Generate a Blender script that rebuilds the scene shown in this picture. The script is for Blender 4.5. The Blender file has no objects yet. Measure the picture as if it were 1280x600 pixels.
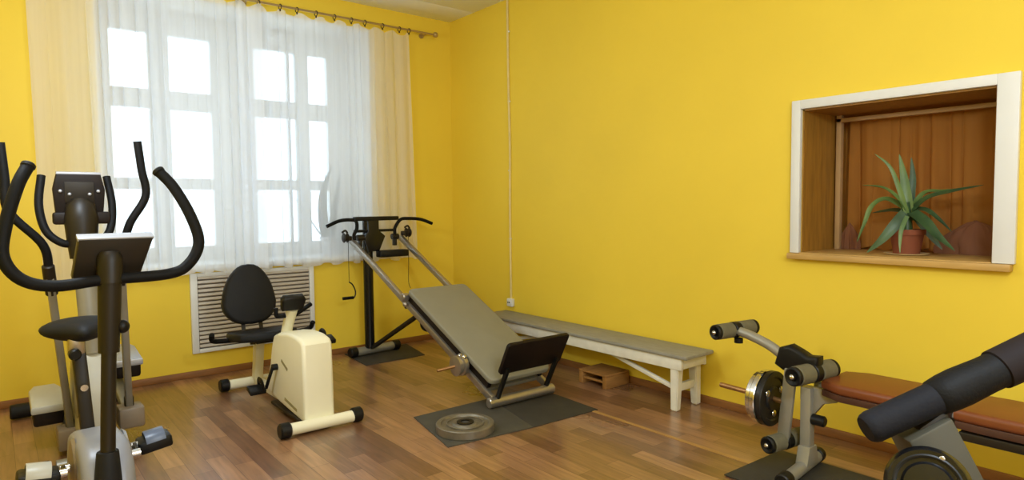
import bpy, bmesh, math, random
from mathutils import Vector, Matrix
random.seed(7)
S = bpy.context.scene
COL = S.collection
PI = math.pi

# ------------------------------------------------------------------ camera
CAM = Vector((-3.5616, -5.3054, 1.3))
YAW, TILT, ROLL, FPX = 0.6833, 0.0552, -0.0095, 799.93
FWD = Vector((math.sin(YAW) * math.cos(TILT), math.cos(YAW) * math.cos(TILT), -math.sin(TILT)))
_r = Vector((math.cos(YAW), -math.sin(YAW), 0)); _u = _r.cross(FWD)
RGT = _r * math.cos(ROLL) + _u * math.sin(ROLL)
UPV = -_r * math.sin(ROLL) + _u * math.cos(ROLL)
cd = bpy.data.cameras.new('camera'); cam = bpy.data.objects.new('camera', cd); COL.objects.link(cam)
cd.sensor_width = 36.0; cd.lens = FPX / 1280 * 36.0; cd.clip_start = 0.05
cam.matrix_world = Matrix(((RGT.x, UPV.x, -FWD.x, CAM.x), (RGT.y, UPV.y, -FWD.y, CAM.y), (RGT.z, UPV.z, -FWD.z, CAM.z), (0, 0, 0, 1)))
S.camera = cam

# ------------------------------------------------------------------ light
S.view_settings.view_transform = 'Standard'; S.view_settings.look = 'None'
S.view_settings.exposure = 0.0; S.view_settings.gamma = 1.0; S.view_settings.use_curve_mapping = False
W = bpy.data.worlds.new('overcast_sky'); S.world = W; W.use_nodes = True
W.node_tree.nodes['Background'].inputs[0].default_value = (0.68, 0.84, 1.0, 1)
W.node_tree.nodes['Background'].inputs[1].default_value = 3.9
S.cycles.max_bounces = 10; S.cycles.transparent_max_bounces = 16
try: S.cycles.sample_clamp_indirect = 6.0
except Exception: pass

def area(name, loc, target, sx, sy, power, color):
    l = bpy.data.lights.new(name, 'AREA'); l.shape = 'RECTANGLE'; l.size = sx; l.size_y = sy; l.energy = power; l.color = color
    o = bpy.data.objects.new(name, l); COL.objects.link(o); o.location = loc
    o.rotation_euler = (Vector(target) - Vector(loc)).to_track_quat('-Z', 'Y').to_euler()
    return o
def globe(name, loc, power, color, radius=0.16):
    l = bpy.data.lights.new(name, 'POINT'); l.energy = power; l.color = color; l.shadow_soft_size = radius
    o = bpy.data.objects.new(name, l); COL.objects.link(o); o.location = loc; return o
globe('ceiling_lamp_front', (-2.5, -5.4, 2.15), 112, (0.76, 0.88, 1.0))
globe('ceiling_lamp_rear', (-3.45, -2.3, 2.05), 66, (0.76, 0.88, 1.0))
area('rear_fill_area', (-3.0, -7.45, 1.8), (-2.7, 0, 1.5), 2.2, 1.6, 42, (0.76, 0.88, 1.0))  # added soft fill from behind the camera; the back wall has no window

# ------------------------------------------------------------------ materials
def lin(c):
    return tuple((v / 255 / 12.92) if v / 255 <= 0.04045 else ((v / 255 + 0.055) / 1.055) ** 2.4 for v in c) + (1,)
def node(nt, t, **kw):
    n = nt.nodes.new(t)
    for k, v in kw.items(): setattr(n, k, v)
    return n
def mat(name, rgb, rough=0.5, metal=0.0, var=0.12, scale=8.0, bump=0.0, bscale=60.0, spec=0.5, stretch=None, rgb2=None):
    m = bpy.data.materials.new(name); m.use_nodes = True; nt = m.node_tree
    b = nt.nodes['Principled BSDF']
    b.inputs['Metallic'].default_value = metal; b.inputs['Roughness'].default_value = rough
    b.inputs['Specular IOR Level'].default_value = spec
    tc = node(nt, 'ShaderNodeTexCoord'); mp = node(nt, 'ShaderNodeMapping')
    if stretch: mp.inputs['Scale'].default_value = stretch
    nt.links.new(tc.outputs['Object'], mp.inputs['Vector'])
    nz = node(nt, 'ShaderNodeTexNoise'); nz.inputs['Scale'].default_value = scale; nz.inputs['Detail'].default_value = 5
    nt.links.new(mp.outputs['Vector'], nz.inputs['Vector'])
    mx = node(nt, 'ShaderNodeMix', data_type='RGBA')
    c = lin(rgb); c2 = lin(rgb2) if rgb2 else tuple(min(1, v * (1 + var)) for v in c[:3]) + (1,)
    c1 = c if rgb2 else tuple(v * (1 - var) for v in c[:3]) + (1,)
    mx.inputs['A'].default_value = c1; mx.inputs['B'].default_value = c2
    ramp = node(nt, 'ShaderNodeMapRange'); ramp.inputs['From Min'].default_value = 0.3; ramp.inputs['From Max'].default_value = 0.7
    nt.links.new(nz.outputs['Fac'], ramp.inputs['Value']); nt.links.new(ramp.outputs['Result'], mx.inputs['Factor'])
    nt.links.new(mx.outputs['Result'], b.inputs['Base Color'])
    if bump:
        n2 = node(nt, 'ShaderNodeTexNoise'); n2.inputs['Scale'].default_value = bscale; n2.inputs['Detail'].default_value = 3
        nt.links.new(mp.outputs['Vector'], n2.inputs['Vector'])
        bp = node(nt, 'ShaderNodeBump'); bp.inputs['Strength'].default_value = bump; bp.inputs['Distance'].default_value = 0.004
        nt.links.new(n2.outputs['Fac'], bp.inputs['Height']); nt.links.new(bp.outputs['Normal'], b.inputs['Normal'])
    return m

M = {}
M['wall'] = mat('yellow_wall_paint', (240, 208, 66), 0.55, var=0.03, scale=1.2, bump=0.12, bscale=35, spec=0.3)
M['ceiling'] = mat('white_ceiling', (246, 246, 244), 0.7, var=0.02, scale=2)
M['skirting'] = mat('brown_skirting', (140, 92, 46), 0.5, var=0.15, scale=6, stretch=(1, 1, 8))
M['white_paint'] = mat('white_paint', (226, 226, 224), 0.45, var=0.02, scale=5)
M['old_white'] = mat('worn_white_paint', (232, 228, 214), 0.5, var=0.06, scale=14, bump=0.15, bscale=40)
M['bench_grey'] = mat('weathered_grey_board', (146, 142, 130), 0.6, var=0.12, scale=10, stretch=(6, 1, 6), bump=0.2, bscale=30)
M['sill_wood'] = mat('varnished_sill_wood', (192, 152, 84), 0.45, var=0.1, scale=6, stretch=(8, 1, 8))
M['niche_wood'] = mat('brown_niche_lining', (158, 112, 40), 0.5, var=0.2, scale=5, stretch=(8, 8, 1))
M['frame_tan'] = mat('tan_frame_paint', (186, 150, 104), 0.5, var=0.06)
M['black'] = mat('black_plastic', (17, 16, 15), 0.45, var=0.15, scale=20, bump=0.08, bscale=120, spec=0.3)
M['black_foam'] = mat('black_foam_grip', (19, 18, 18), 0.6, var=0.15, scale=30, bump=0.25, bscale=180, spec=0.15)
M['charcoal'] = mat('charcoal_upholstery', (27, 27, 29), 0.6, var=0.1, scale=12, bump=0.15, bscale=150, spec=0.25)
M['dark_metal'] = mat('dark_brown_metal', (34, 27, 18), 0.45, 0.0, var=0.1, spec=0.35)
M['black_metal'] = mat('black_gloss_metal', (20, 20, 22), 0.25, 0.2, var=0.1)
M['column_grey'] = mat('grey_olive_metal', (66, 63, 52), 0.5, 0.0, var=0.08)
M['grey_metal'] = mat('grey_painted_metal', (150, 146, 134), 0.4, 0.35, var=0.06)
M['taupe'] = mat('taupe_plastic', (128, 112, 92), 0.45, var=0.06)
M['housing_grey'] = mat('grey_housing', (140, 140, 146), 0.4, 0.1, var=0.05)
M['silver'] = mat('silver_plastic', (176, 178, 186), 0.35, 0.35, var=0.04)
M['pale_shell'] = mat('pale_grey_shell', (178, 174, 160), 0.4, var=0.05)
M['steel'] = mat('brushed_steel', (178, 170, 160), 0.3, 0.8, var=0.08, scale=20)
M['chrome'] = mat('chrome', (215, 212, 206), 0.16, 1.0, var=0.04)
M['rust_steel'] = mat('worn_brass_steel', (170, 130, 88), 0.35, 0.8, var=0.15, scale=25)
M['cream'] = mat('cream_plastic', (240, 234, 206), 0.42, var=0.03, scale=3)
M['cream_dark'] = mat('cream_shadow_slot', (150, 140, 96), 0.5)
M['grey_vinyl'] = mat('grey_vinyl_pad', (138, 134, 118), 0.5, var=0.04, scale=6, bump=0.08, bscale=100)
M['board_black'] = mat('black_brown_board', (26, 17, 13), 0.55, var=0.25, scale=9, spec=0.25)
M['brown_vinyl'] = mat('orange_brown_vinyl', (122, 64, 30), 0.4, var=0.08, scale=7, bump=0.06, bscale=80)
M['plywood'] = mat('dark_plywood', (74, 42, 26), 0.6, var=0.2, scale=10)
M['rubber'] = mat('dark_rubber_mat', (54, 50, 42), 0.75, var=0.12, scale=10, bump=0.2, bscale=90)
M['rubber_light'] = mat('grey_rubber_mat', (72, 68, 58), 0.75, var=0.12, scale=10, bump=0.2, bscale=90)
M['iron'] = mat('grey_cast_iron', (128, 122, 110), 0.42, 0.55, var=0.2, scale=18, bump=0.2, bscale=60)
M['iron_black'] = mat('black_cast_iron', (34, 31, 28), 0.4, 0.4, var=0.2, scale=18, bump=0.15, bscale=60)
M['foam_grey'] = mat('grey_foam_roller', (104, 98, 76), 0.8, var=0.12, scale=24, bump=0.3, bscale=120)
M['crate_wood'] = mat('crate_wood', (158, 112, 58), 0.6, var=0.15, scale=8, stretch=(1, 6, 6))
M['leaf'] = mat('aloe_leaf', (70, 98, 56), 0.42, scale=9, rgb2=(42, 66, 42), bump=0.1)
M['leaf_young'] = mat('young_aloe_leaf', (112, 136, 70), 0.42, scale=9, rgb2=(78, 106, 56))
M['leaf_grey'] = mat('snake_plant_leaf', (38, 58, 52), 0.5, scale=20, rgb2=(64, 84, 70), stretch=(1, 1, 4))
M['terracotta'] = mat('terracotta', (128, 66, 38), 0.7, var=0.1)
M['saucer'] = mat('cream_saucer', (214, 190, 140), 0.4, var=0.04)
M['pot_white'] = mat('white_plant_pot', (200, 204, 208), 0.4, var=0.04)
M['soil'] = mat('potting_soil', (52, 38, 26), 0.9, var=0.3, scale=40)
M['rod'] = mat('pale_brass_rod', (176, 150, 100), 0.35, 0.5, var=0.08)
M['ring'] = mat('dark_bronze_ring', (70, 58, 42), 0.4, 0.6)
M['screen'] = mat('console_screen', (70, 84, 84), 0.2, var=0.03)

def floor_mat():
    m = bpy.data.materials.new('wood_strip_flooring'); m.use_nodes = True; nt = m.node_tree; b = nt.nodes['Principled BSDF']
    tc = node(nt, 'ShaderNodeTexCoord'); mp = node(nt, 'ShaderNodeMapping'); mp.inputs['Rotation'].default_value = (0, 0, PI / 2)
    nt.links.new(tc.outputs['Object'], mp.inputs['Vector'])
    br = node(nt, 'ShaderNodeTexBrick'); br.offset = 0.37; br.offset_frequency = 2; br.squash = 1.0
    br.inputs['Color1'].default_value = lin((118, 82, 56)); br.inputs['Color2'].default_value = lin((170, 126, 90)); br.inputs['Mortar'].default_value = lin((92, 58, 34))
    br.inputs['Scale'].default_value = 1.0; br.inputs['Mortar Size'].default_value = 0.0012; br.inputs['Mortar Smooth'].default_value = 0.3
    br.inputs['Brick Width'].default_value = 0.46; br.inputs['Row Height'].default_value = 0.095; br.inputs['Bias'].default_value = -0.1
    nt.links.new(mp.outputs['Vector'], br.inputs['Vector'])
    m2 = node(nt, 'ShaderNodeMapping'); m2.inputs['Scale'].default_value = (26, 2.2, 1); nt.links.new(tc.outputs['Object'], m2.inputs['Vector'])
    nz = node(nt, 'ShaderNodeTexNoise'); nz.inputs['Scale'].default_value = 1.6; nz.inputs['Detail'].default_value = 7; nz.inputs['Distortion'].default_value = 0.6
    nt.links.new(m2.outputs['Vector'], nz.inputs['Vector'])
    n3 = node(nt, 'ShaderNodeTexNoise'); n3.inputs['Scale'].default_value = 1.7; n3.inputs['Detail'].default_value = 3; nt.links.new(tc.outputs['Object'], n3.inputs['Vector'])
    hs = node(nt, 'ShaderNodeHueSaturation')
    r = node(nt, 'ShaderNodeMapRange'); r.inputs['From Min'].default_value = 0.3; r.inputs['From Max'].default_value = 0.7; r.inputs['To Min'].default_value = 0.76; r.inputs['To Max'].default_value = 1.22
    nt.links.new(nz.outputs['Fac'], r.inputs['Value'])
    r2 = node(nt, 'ShaderNodeMapRange'); r2.inputs['From Min'].default_value = 0.3; r2.inputs['From Max'].default_value = 0.7; r2.inputs['To Min'].default_value = 0.88; r2.inputs['To Max'].default_value = 1.1
    nt.links.new(n3.outputs['Fac'], r2.inputs['Value'])
    mu = node(nt, 'ShaderNodeMath', operation='MULTIPLY'); nt.links.new(r.outputs['Result'], mu.inputs[0]); nt.links.new(r2.outputs['Result'], mu.inputs[1])
    nt.links.new(br.outputs['Color'], hs.inputs['Color']); nt.links.new(mu.outputs[0], hs.inputs['Value'])
    nt.links.new(hs.outputs['Color'], b.inputs['Base Color'])
    rr = node(nt, 'ShaderNodeMapRange'); rr.inputs['To Min'].default_value = 0.22; rr.inputs['To Max'].default_value = 0.38
    nt.links.new(n3.outputs['Fac'], rr.inputs['Value']); nt.links.new(rr.outputs['Result'], b.inputs['Roughness'])
    b.inputs['Coat Weight'].default_value = 0.55; b.inputs['Coat Roughness'].default_value = 0.2
    bp = node(nt, 'ShaderNodeBump'); bp.inputs['Strength'].default_value = 0.12; bp.inputs['Distance'].default_value = 0.003
    nt.links.new(nz.outputs['Fac'], bp.inputs['Height']); nt.links.new(bp.outputs['Normal'], b.inputs['Normal'])
    return m
M['floor'] = floor_mat()

def sheer(name, rgb, opacity, streak=0.1):
    m = bpy.data.materials.new(name); m.use_nodes = True; nt = m.node_tree
    nt.nodes.remove(nt.nodes['Principled BSDF']); out = nt.nodes['Material Output']
    tr = node(nt, 'ShaderNodeBsdfTransparent'); df = node(nt, 'ShaderNodeBsdfDiffuse'); tl = node(nt, 'ShaderNodeBsdfTranslucent')
    df.inputs[0].default_value = lin(rgb); tl.inputs[0].default_value = lin(rgb)
    a = node(nt, 'ShaderNodeMixShader'); a.inputs[0].default_value = 0.5
    nt.links.new(df.outputs[0], a.inputs[1]); nt.links.new(tl.outputs[0], a.inputs[2])
    tc = node(nt, 'ShaderNodeTexCoord'); mp = node(nt, 'ShaderNodeMapping'); mp.inputs['Scale'].default_value = (9, 9, 0.15)
    nt.links.new(tc.outputs['Object'], mp.inputs['Vector'])
    nz = node(nt, 'ShaderNodeTexNoise'); nz.inputs['Scale'].default_value = 1.5; nz.inputs['Detail'].default_value = 4; nt.links.new(mp.outputs['Vector'], nz.inputs['Vector'])
    r = node(nt, 'ShaderNodeMapRange'); r.inputs['From Min'].default_value = 0.3; r.inputs['From Max'].default_value = 0.7
    r.inputs['To Min'].default_value = opacity - streak; r.inputs['To Max'].default_value = opacity + streak
    nt.links.new(nz.outputs['Fac'], r.inputs['Value'])
    x = node(nt, 'ShaderNodeMixShader'); nt.links.new(r.outputs['Result'], x.inputs[0])
    nt.links.new(tr.outputs[0], x.inputs[1]); nt.links.new(a.outputs[0], x.inputs[2]); nt.links.new(x.outputs[0], out.inputs['Surface'])
    return m
M['sheer'] = sheer('white_voile', (250, 251, 254), 0.63, 0.07)
M['brown_drape'] = sheer('brown_drape', (212, 148, 74), 0.93, 0.05)
M['pink_cloth'] = sheer('dusty_pink_cloth', (176, 122, 92), 0.95, 0.03)
def glass_mat():
    m = bpy.data.materials.new('window_glass'); m.use_nodes = True; nt = m.node_tree
    nt.nodes.remove(nt.nodes['Principled BSDF'])
    tr = node(nt, 'ShaderNodeBsdfTransparent'); gl = node(nt, 'ShaderNodeBsdfGlossy'); gl.inputs['Roughness'].default_value = 0.02
    tr.inputs[0].default_value = (0.96, 0.98, 0.98, 1)
    x = node(nt, 'ShaderNodeMixShader'); x.inputs[0].default_value = 0.06
    nt.links.new(tr.outputs[0], x.inputs[1]); nt.links.new(gl.outputs[0], x.inputs[2]); nt.links.new(x.outputs[0], nt.nodes['Material Output'].inputs['Surface'])
    return m
M['glass'] = glass_mat()

# ------------------------------------------------------------------ mesh helpers
def V(*a): return Vector(a)
def smooth_path(pts, n=6):
    P = [Vector(p) for p in pts]
    if len(P) < 3 or n <= 1: return P
    out = []
    for i in range(len(P) - 1):
        p0 = P[i - 1] if i else P[0] * 2 - P[1]; p1 = P[i]; p2 = P[i + 1]; p3 = P[i + 2] if i + 2 < len(P) else P[-1] * 2 - P[-2]
        for k in range(n):
            t = k / n
            out.append(0.5 * ((2 * p1) + (p2 - p0) * t + (2 * p0 - 5 * p1 + 4 * p2 - p3) * t * t + (3 * p1 - p0 - 3 * p2 + p3) * t ** 3))
    out.append(P[-1]); return out
def basis(d, hint=None):
    d = Vector(d).normalized(); h = Vector(hint) if hint else (V(0, 0, 1) if abs(d.z) < 0.9 else V(0, 1, 0))
    x = h.cross(d).normalized() if h.cross(d).length > 1e-6 else V(1, 0, 0)
    return x, d.cross(x).normalized(), d
class MB:
    def __init__(self): self.bm = bmesh.new()
    def _merge(self, b2, mtx=None):
        me = bpy.data.meshes.new('tmp'); b2.to_mesh(me); b2.free()
        if mtx: me.transform(mtx)
        self.bm.from_mesh(me); bpy.data.meshes.remove(me); return self
    def box(self, c, s, rot=None, bev=0.0, seg=2):
        b = bmesh.new(); bmesh.ops.create_cube(b, size=1.0)
        for v in b.verts: v.co = Vector((v.co.x * s[0], v.co.y * s[1], v.co.z * s[2]))
        if bev: bmesh.ops.bevel(b, geom=b.edges[:], offset=min(bev, min(s) * 0.49), segments=seg, profile=0.5, affect='EDGES')
        m = Matrix.Translation(Vector(c))
        if rot is not None: m = m @ (rot if isinstance(rot, Matrix) else Matrix.Rotation(rot[0], 4, 'X') @ Matrix.Rotation(rot[1], 4, 'Y') @ Matrix.Rotation(rot[2], 4, 'Z'))
        return self._merge(b, m)
    def span(self, a, b, bev=0.0):
        a, b = Vector(a), Vector(b)
        return self.box((a + b) / 2, [abs(v) for v in (b - a)], bev=bev)
    def bar(self, p0, p1, w, h, hint=None, bev=0.0):          # box along p0-p1; h along hint
        p0, p1 = Vector(p0), Vector(p1); d = p1 - p0
        x, y, z = basis(d, hint)                              # y close to hint
        m = Matrix((x, y, z)).transposed().to_4x4()
        return self.box((p0 + p1) / 2, (w, h, d.length), rot=m, bev=bev)
    def tube(self, pts, r, seg=12, n=6, cap=True, flat=1.0):
        P = smooth_path(pts, n); N = len(P)
        rad = r if callable(r) else (lambda t: r)
        x, y, _ = basis(P[1] - P[0]); rings = []
        for i, p in enumerate(P):
            d = (P[min(i + 1, N - 1)] - P[max(i - 1, 0)]).normalized()
            x = (x - d * x.dot(d)).normalized(); y = d.cross(x)
            q = rad(i / (N - 1))
            rings.append([self.bm.verts.new(p + (x * math.cos(a) + y * math.sin(a) * flat) * q) for a in [2 * PI * k / seg for k in range(seg)]])
        for a, b in zip(rings, rings[1:]):
            for k in range(seg): self.bm.faces.new((a[k], a[(k + 1) % seg], b[(k + 1) % seg], b[k]))
        if cap: self.bm.faces.new(rings[0][::-1]); self.bm.faces.new(rings[-1])
        return self
    def cyl(self, p0, p1, r, r1=None, seg=20, bev=0.0):
        r1 = r if r1 is None else r1
        p0, p1 = Vector(p0), Vector(p1); L = (p1 - p0).length
        if bev:
            prof = [(0, 0), (r - bev, 0), (r, bev), (r1, L - bev), (r1 - bev, L), (0, L)]
        else: prof = [(0, 0), (r, 0), (r1, L), (0, L)]
        return self.lathe(p0, p1 - p0, prof, seg)
    def lathe(self, o, axis, prof, seg=24, ring=False):       # prof: (radius, height) ; ring closes the profile on itself
        o = Vector(o); x, y, z = basis(axis); rows = []
        for r, h in prof:
            if r < 1e-6: rows.append([self.bm.verts.new(o + z * h)])
            else: rows.append([self.bm.verts.new(o + z * h + (x * math.cos(a) + y * math.sin(a)) * r) for a in [2 * PI * k / seg for k in range(seg)]])
        pairs = list(zip(rows, rows[1:])) + ([(rows[-1], rows[0])] if ring else [])
        for a, b in pairs:
            for k in range(seg):
                k2 = (k + 1) % seg
                if len(a) == 1 and len(b) == 1: continue
                if len(a) == 1: self.bm.faces.new((a[0], b[k2], b[k]))
                elif len(b) == 1: self.bm.faces.new((a[k], a[k2], b[0]))
                else: self.bm.faces.new((a[k], a[k2], b[k2], b[k]))
        return self
    def prism(self, outline, o, ex, ey, thick, bev=0.0, seg=2, bend=0.0):   # outline in (ex, ey), extruded both ways along ex x ey
        ex, ey = Vector(ex).normalized(), Vector(ey).normalized(); ez = ex.cross(ey).normalized()
        b = bmesh.new()
        vs = [b.verts.new((u, v, -thick / 2)) for u, v in outline]; f = b.faces.new(vs)
        r = bmesh.ops.extrude_face_region(b, geom=[f])
        bmesh.ops.translate(b, verts=[g for g in r['geom'] if isinstance(g, bmesh.types.BMVert)], vec=(0, 0, thick))
        if bev:
            ed = [e for e in b.edges if abs(e.verts[0].co.z - e.verts[1].co.z) < 1e-6]
            bmesh.ops.bevel(b, geom=ed, offset=bev, segments=seg, profile=0.5, affect='EDGES', clamp_overlap=True)
        if bend:
            for v in b.verts: v.co.z += bend * v.co.x ** 2
        m = Matrix((ex, ey, ez)).transposed().to_4x4(); m.translation = Vector(o)
        return self._merge(b, m)
    def ball(self, c, r, sx=1, sy=1, sz=1):
        b = bmesh.new(); bmesh.ops.create_uvsphere(b, u_segments=16, v_segments=10, radius=r)
        return self._merge(b, Matrix.Translation(Vector(c)) @ Matrix.Diagonal((sx, sy, sz, 1)))
    def torus(self, c, axis, R, r, seg=20, rs=8):
        return self.lathe(c, axis, [(R + r * math.cos(a), r * math.sin(a)) for a in [2 * PI * k / rs for k in range(rs)]], seg, ring=True)
    def build(self, name, material, parent=None, ang=38):
        bm = self.bm
        bmesh.ops.recalc_face_normals(bm, faces=bm.faces[:])
        me = bpy.data.meshes.new(name); bm.to_mesh(me); bm.free()
        off = Vector((0, 0, 0)); p = parent
        while p is not None:
            off += Vector(p.location); p = p.parent
        if parent is None:
            xs = [v.co for v in me.vertices]
            off = Vector(((min(v.x for v in xs) + max(v.x for v in xs)) / 2, (min(v.y for v in xs) + max(v.y for v in xs)) / 2, min(v.z for v in xs)))
        me.transform(Matrix.Translation(-off))
        for q in me.polygons: q.use_smooth = True
        try: me.set_sharp_from_angle(angle=math.radians(ang))
        except Exception: pass
        me.materials.append(material if not isinstance(material, str) else M[material])
        o = bpy.data.objects.new(name, me); COL.objects.link(o)
        if parent is not None: o.parent = parent
        else: o.location = off
        return o
def thing(name, loc, label, cat, group=None):
    o = bpy.data.objects.new(name, None); COL.objects.link(o); o.location = loc; o.empty_display_size = 0.1
    return tag(o, label, cat, group)
def tag(o, label, cat, group=None, kind=None):
    o['label'] = label; o['category'] = cat
    if group: o['group'] = group
    if kind: o['kind'] = kind
    return o
def struct(o): o['kind'] = 'structure'; return o

# ------------------------------------------------------------------ setting
H = 3.083
XL, YB = -4.75, -7.6                       # the far left and back of the room, out of the picture
WX0, WX1, WZ0, WZ1, WD = -2.95, -0.87, 0.84, 2.87, 0.55      # window opening in the window wall
struct(MB().span((XL, YB, -0.1), (0, 0, 0)).build('floor', 'floor'))
f = MB()
for i, (y0, y1) in enumerate([(-0.39, 0.0), (-1.6, -0.396), (-2.81, -1.606), (-4.02, -2.816), (-5.23, -4.026), (-6.44, -5.236), (YB, -6.446)]):
    f.span((XL, y0, H), (0, y1, H + 0.02), bev=0.002)
f.span((XL, YB, H + 0.02), (0, 0, H + 0.12))
struct(f.build('ceiling', 'ceiling'))
f = MB()
f.span((XL - 0.1, 0, -0.1), (WX0, WD + 0.1, H + 0.1)).span((WX1, 0, -0.1), (0.0, WD + 0.1, H + 0.1))
f.span((WX0, 0, -0.1), (WX1, WD + 0.1, WZ0)).span((WX0, 0, WZ1), (WX1, WD + 0.1, H + 0.1))
struct(f.build('wall_window', 'wall'))
NY0, NY1, NZ0, NZ1 = -4.43, -3.53, 1.012, 1.817              # niche opening in the right wall
f = MB()
f.span((0, NY1, -0.1), (0.6, WD + 0.1, H + 0.1)).span((0, YB, -0.1), (0.6, NY0, H + 0.1))
f.span((0, NY0, -0.1), (0.6, NY1, NZ0)).span((0, NY0, NZ1), (0.6, NY1, H + 0.1)).span((0.54, NY0, NZ0), (0.6, NY1, NZ1))
struct(f.build('wall_right', 'wall'))
struct(MB().span((XL - 0.1, YB, -0.1), (XL, 0, H + 0.1)).build('wall_left', 'wall'))
struct(MB().span((XL, YB - 0.1, -0.1), (0, YB, H + 0.1)).build('wall_back', 'wall'))
struct(MB().span((XL, -0.018, 0), (0, 0, 0.05), bev=0.004).build('baseboard_window', 'skirting'))
struct(MB().span((-0.018, YB, 0), (0, -0.018, 0.05), bev=0.004).build('baseboard_right', 'skirting'))
# a pale strip joining two runs of flooring
struct(MB().span((-0.69, -7.0, 0.0), (-0.665, -2.0, 0.003)).build('trim_1', mat('pale_floor_strip', (176, 134, 76), 0.45)))
# window reveal, frame, panes, sill
fy0, fy1 = 0.46, 0.53
w = thing('window_1', (-1.91, 0.5, WZ0), 'white painted six column casement window behind sheer curtains', 'window'); struct(w)
del w['category']; del w['label']
cols = [(-2.81, -2.55), (-2.40, -2.09), (-1.74, -1.45), (-1.425, -1.37), (-1.255, -1.075)]
rows = [(0.98, 1.45), (1.54, 2.09), (2.24, 2.68)]
f = MB(); xs = [WX0] + [v for c in cols for v in c] + [WX1 - 0.0]
for i in range(0, len(xs), 2):
    f.span((xs[i], fy0, WZ0), (xs[i + 1], fy1, WZ1), bev=0.004)
zs = [WZ0] + [v for c in rows for v in c] + [WZ1]
for (a, b) in cols:
    for i in range(0, len(zs), 2):
        f.span((a, fy0 + 0.005, zs[i]), (b, fy1 - 0.005, zs[i + 1]), bev=0.003)
f.build('frame', 'white_paint', w)
for (a, b) in cols:
    for (c, d) in rows: MB().span((a - .005, 0.493, c - .005), (b + .005, 0.497, d + .005)).build('pane', 'glass', w)
f = MB()
f.span((WX0, 0.0, WZ0), (WX0 + 0.012, fy0, WZ1)).span((WX1 - 0.012, -0.004, WZ0), (WX1, fy0, WZ1)).span((WX0, 0, WZ1 - 0.012), (WX1, fy0, WZ1))
struct(f.build('trim_2', 'white_paint'))
struct(MB().span((WX0 - 0.04, -0.05, WZ0 - 0.015), (WX1 + 0.04, fy0, WZ0 + 0.025), bev=0.008).build('trim_3', 'white_paint'))
# niche: white casing, wooden lining and sill, inner frame
f = MB()
f.span((-0.03, NY1, NZ0), (0.0, NY1 + 0.052, NZ1 + 0.05), bev=0.004).span((-0.03, NY0 - 0.085, NZ0), (0.0, NY0, NZ1 + 0.05), bev=0.004)
f.span((-0.032, NY0 - 0.001, NZ1), (0.0, NY1 + 0.001, NZ1 + 0.05), bev=0.004)
struct(f.build('trim_4', 'white_paint'))
f = MB()
f.span((0, NY1 - 0.008, NZ0), (0.53, NY1, NZ1)).span((0, NY0, NZ0), (0.53, NY0 + 0.008, NZ1)).span((0, NY0, NZ1 - 0.008), (0.53, NY1, NZ1)).span((0.53, NY0, NZ0), (0.54, NY1, NZ1))
struct(f.build('trim_5', 'niche_wood'))
struct(MB().span((-0.055, NY0 - 0.075, NZ0 - 0.034), (0.0, NY1 + 0.058, NZ0 - 0.001), bev=0.005).span((-0.03, NY0 + 0.002, NZ0 - 0.034), (0.53, NY1 - 0.002, NZ0 + 0.004), bev=0.003).build('trim_6', 'sill_wood'))
f = MB()
f.span((0.36, NY1 - 0.05, NZ0 + .004), (0.40, NY1 - 0.022, NZ1 - 0.008), bev=0.003)
f.span((0.36, NY0 + 0.008, NZ1 - 0.05), (0.40, NY1 - 0.022, NZ1 - 0.026), bev=0.003)
struct(f.build('trim_7', 'frame_tan'))

# ------------------------------------------------------------------ radiator grille under the window
g = thing('radiator_grille', (-1.93, -0.02, 0.18), 'white framed radiator grille with horizontal slats under the window', 'radiator cover')
f = MB()
px0, px1, pz0, pz1 = -2.41, -1.445, 0.185, 0.80
f.span((px0, -0.03, pz0), (px0 + 0.05, -0.002, pz1), bev=0.004).span((px1 - 0.04, -0.03, pz0), (px1, -0.002, pz1), bev=0.004)
f.span((px0 + 0.05, -0.028, pz0), (px1 - 0.04, -0.002, pz0 + 0.03), bev=0.004).span((px0 + 0.05, -0.028, pz1 - 0.03), (px1 - 0.04, -0.002, pz1), bev=0.004)
f.build('frame', 'white_paint', g)
M['slat'] = mat('grey_slat_paint', (186, 176, 164), 0.5, var=0.08, scale=10, stretch=(1, 1, 6))
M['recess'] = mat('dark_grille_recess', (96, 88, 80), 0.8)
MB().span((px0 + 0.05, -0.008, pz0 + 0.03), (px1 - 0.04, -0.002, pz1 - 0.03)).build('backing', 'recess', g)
n = 17
for i in range(n):
    z = pz0 + 0.05 + i * (pz1 - pz0 - 0.09) / (n - 1)
    MB().box(((px0 + px1) / 2 + .005, -0.018, z), (px1 - px0 - 0.094, 0.022, 0.024), rot=(math.radians(-28), 0, 0), bev=0.004).build('slat', 'slat', g)

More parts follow.
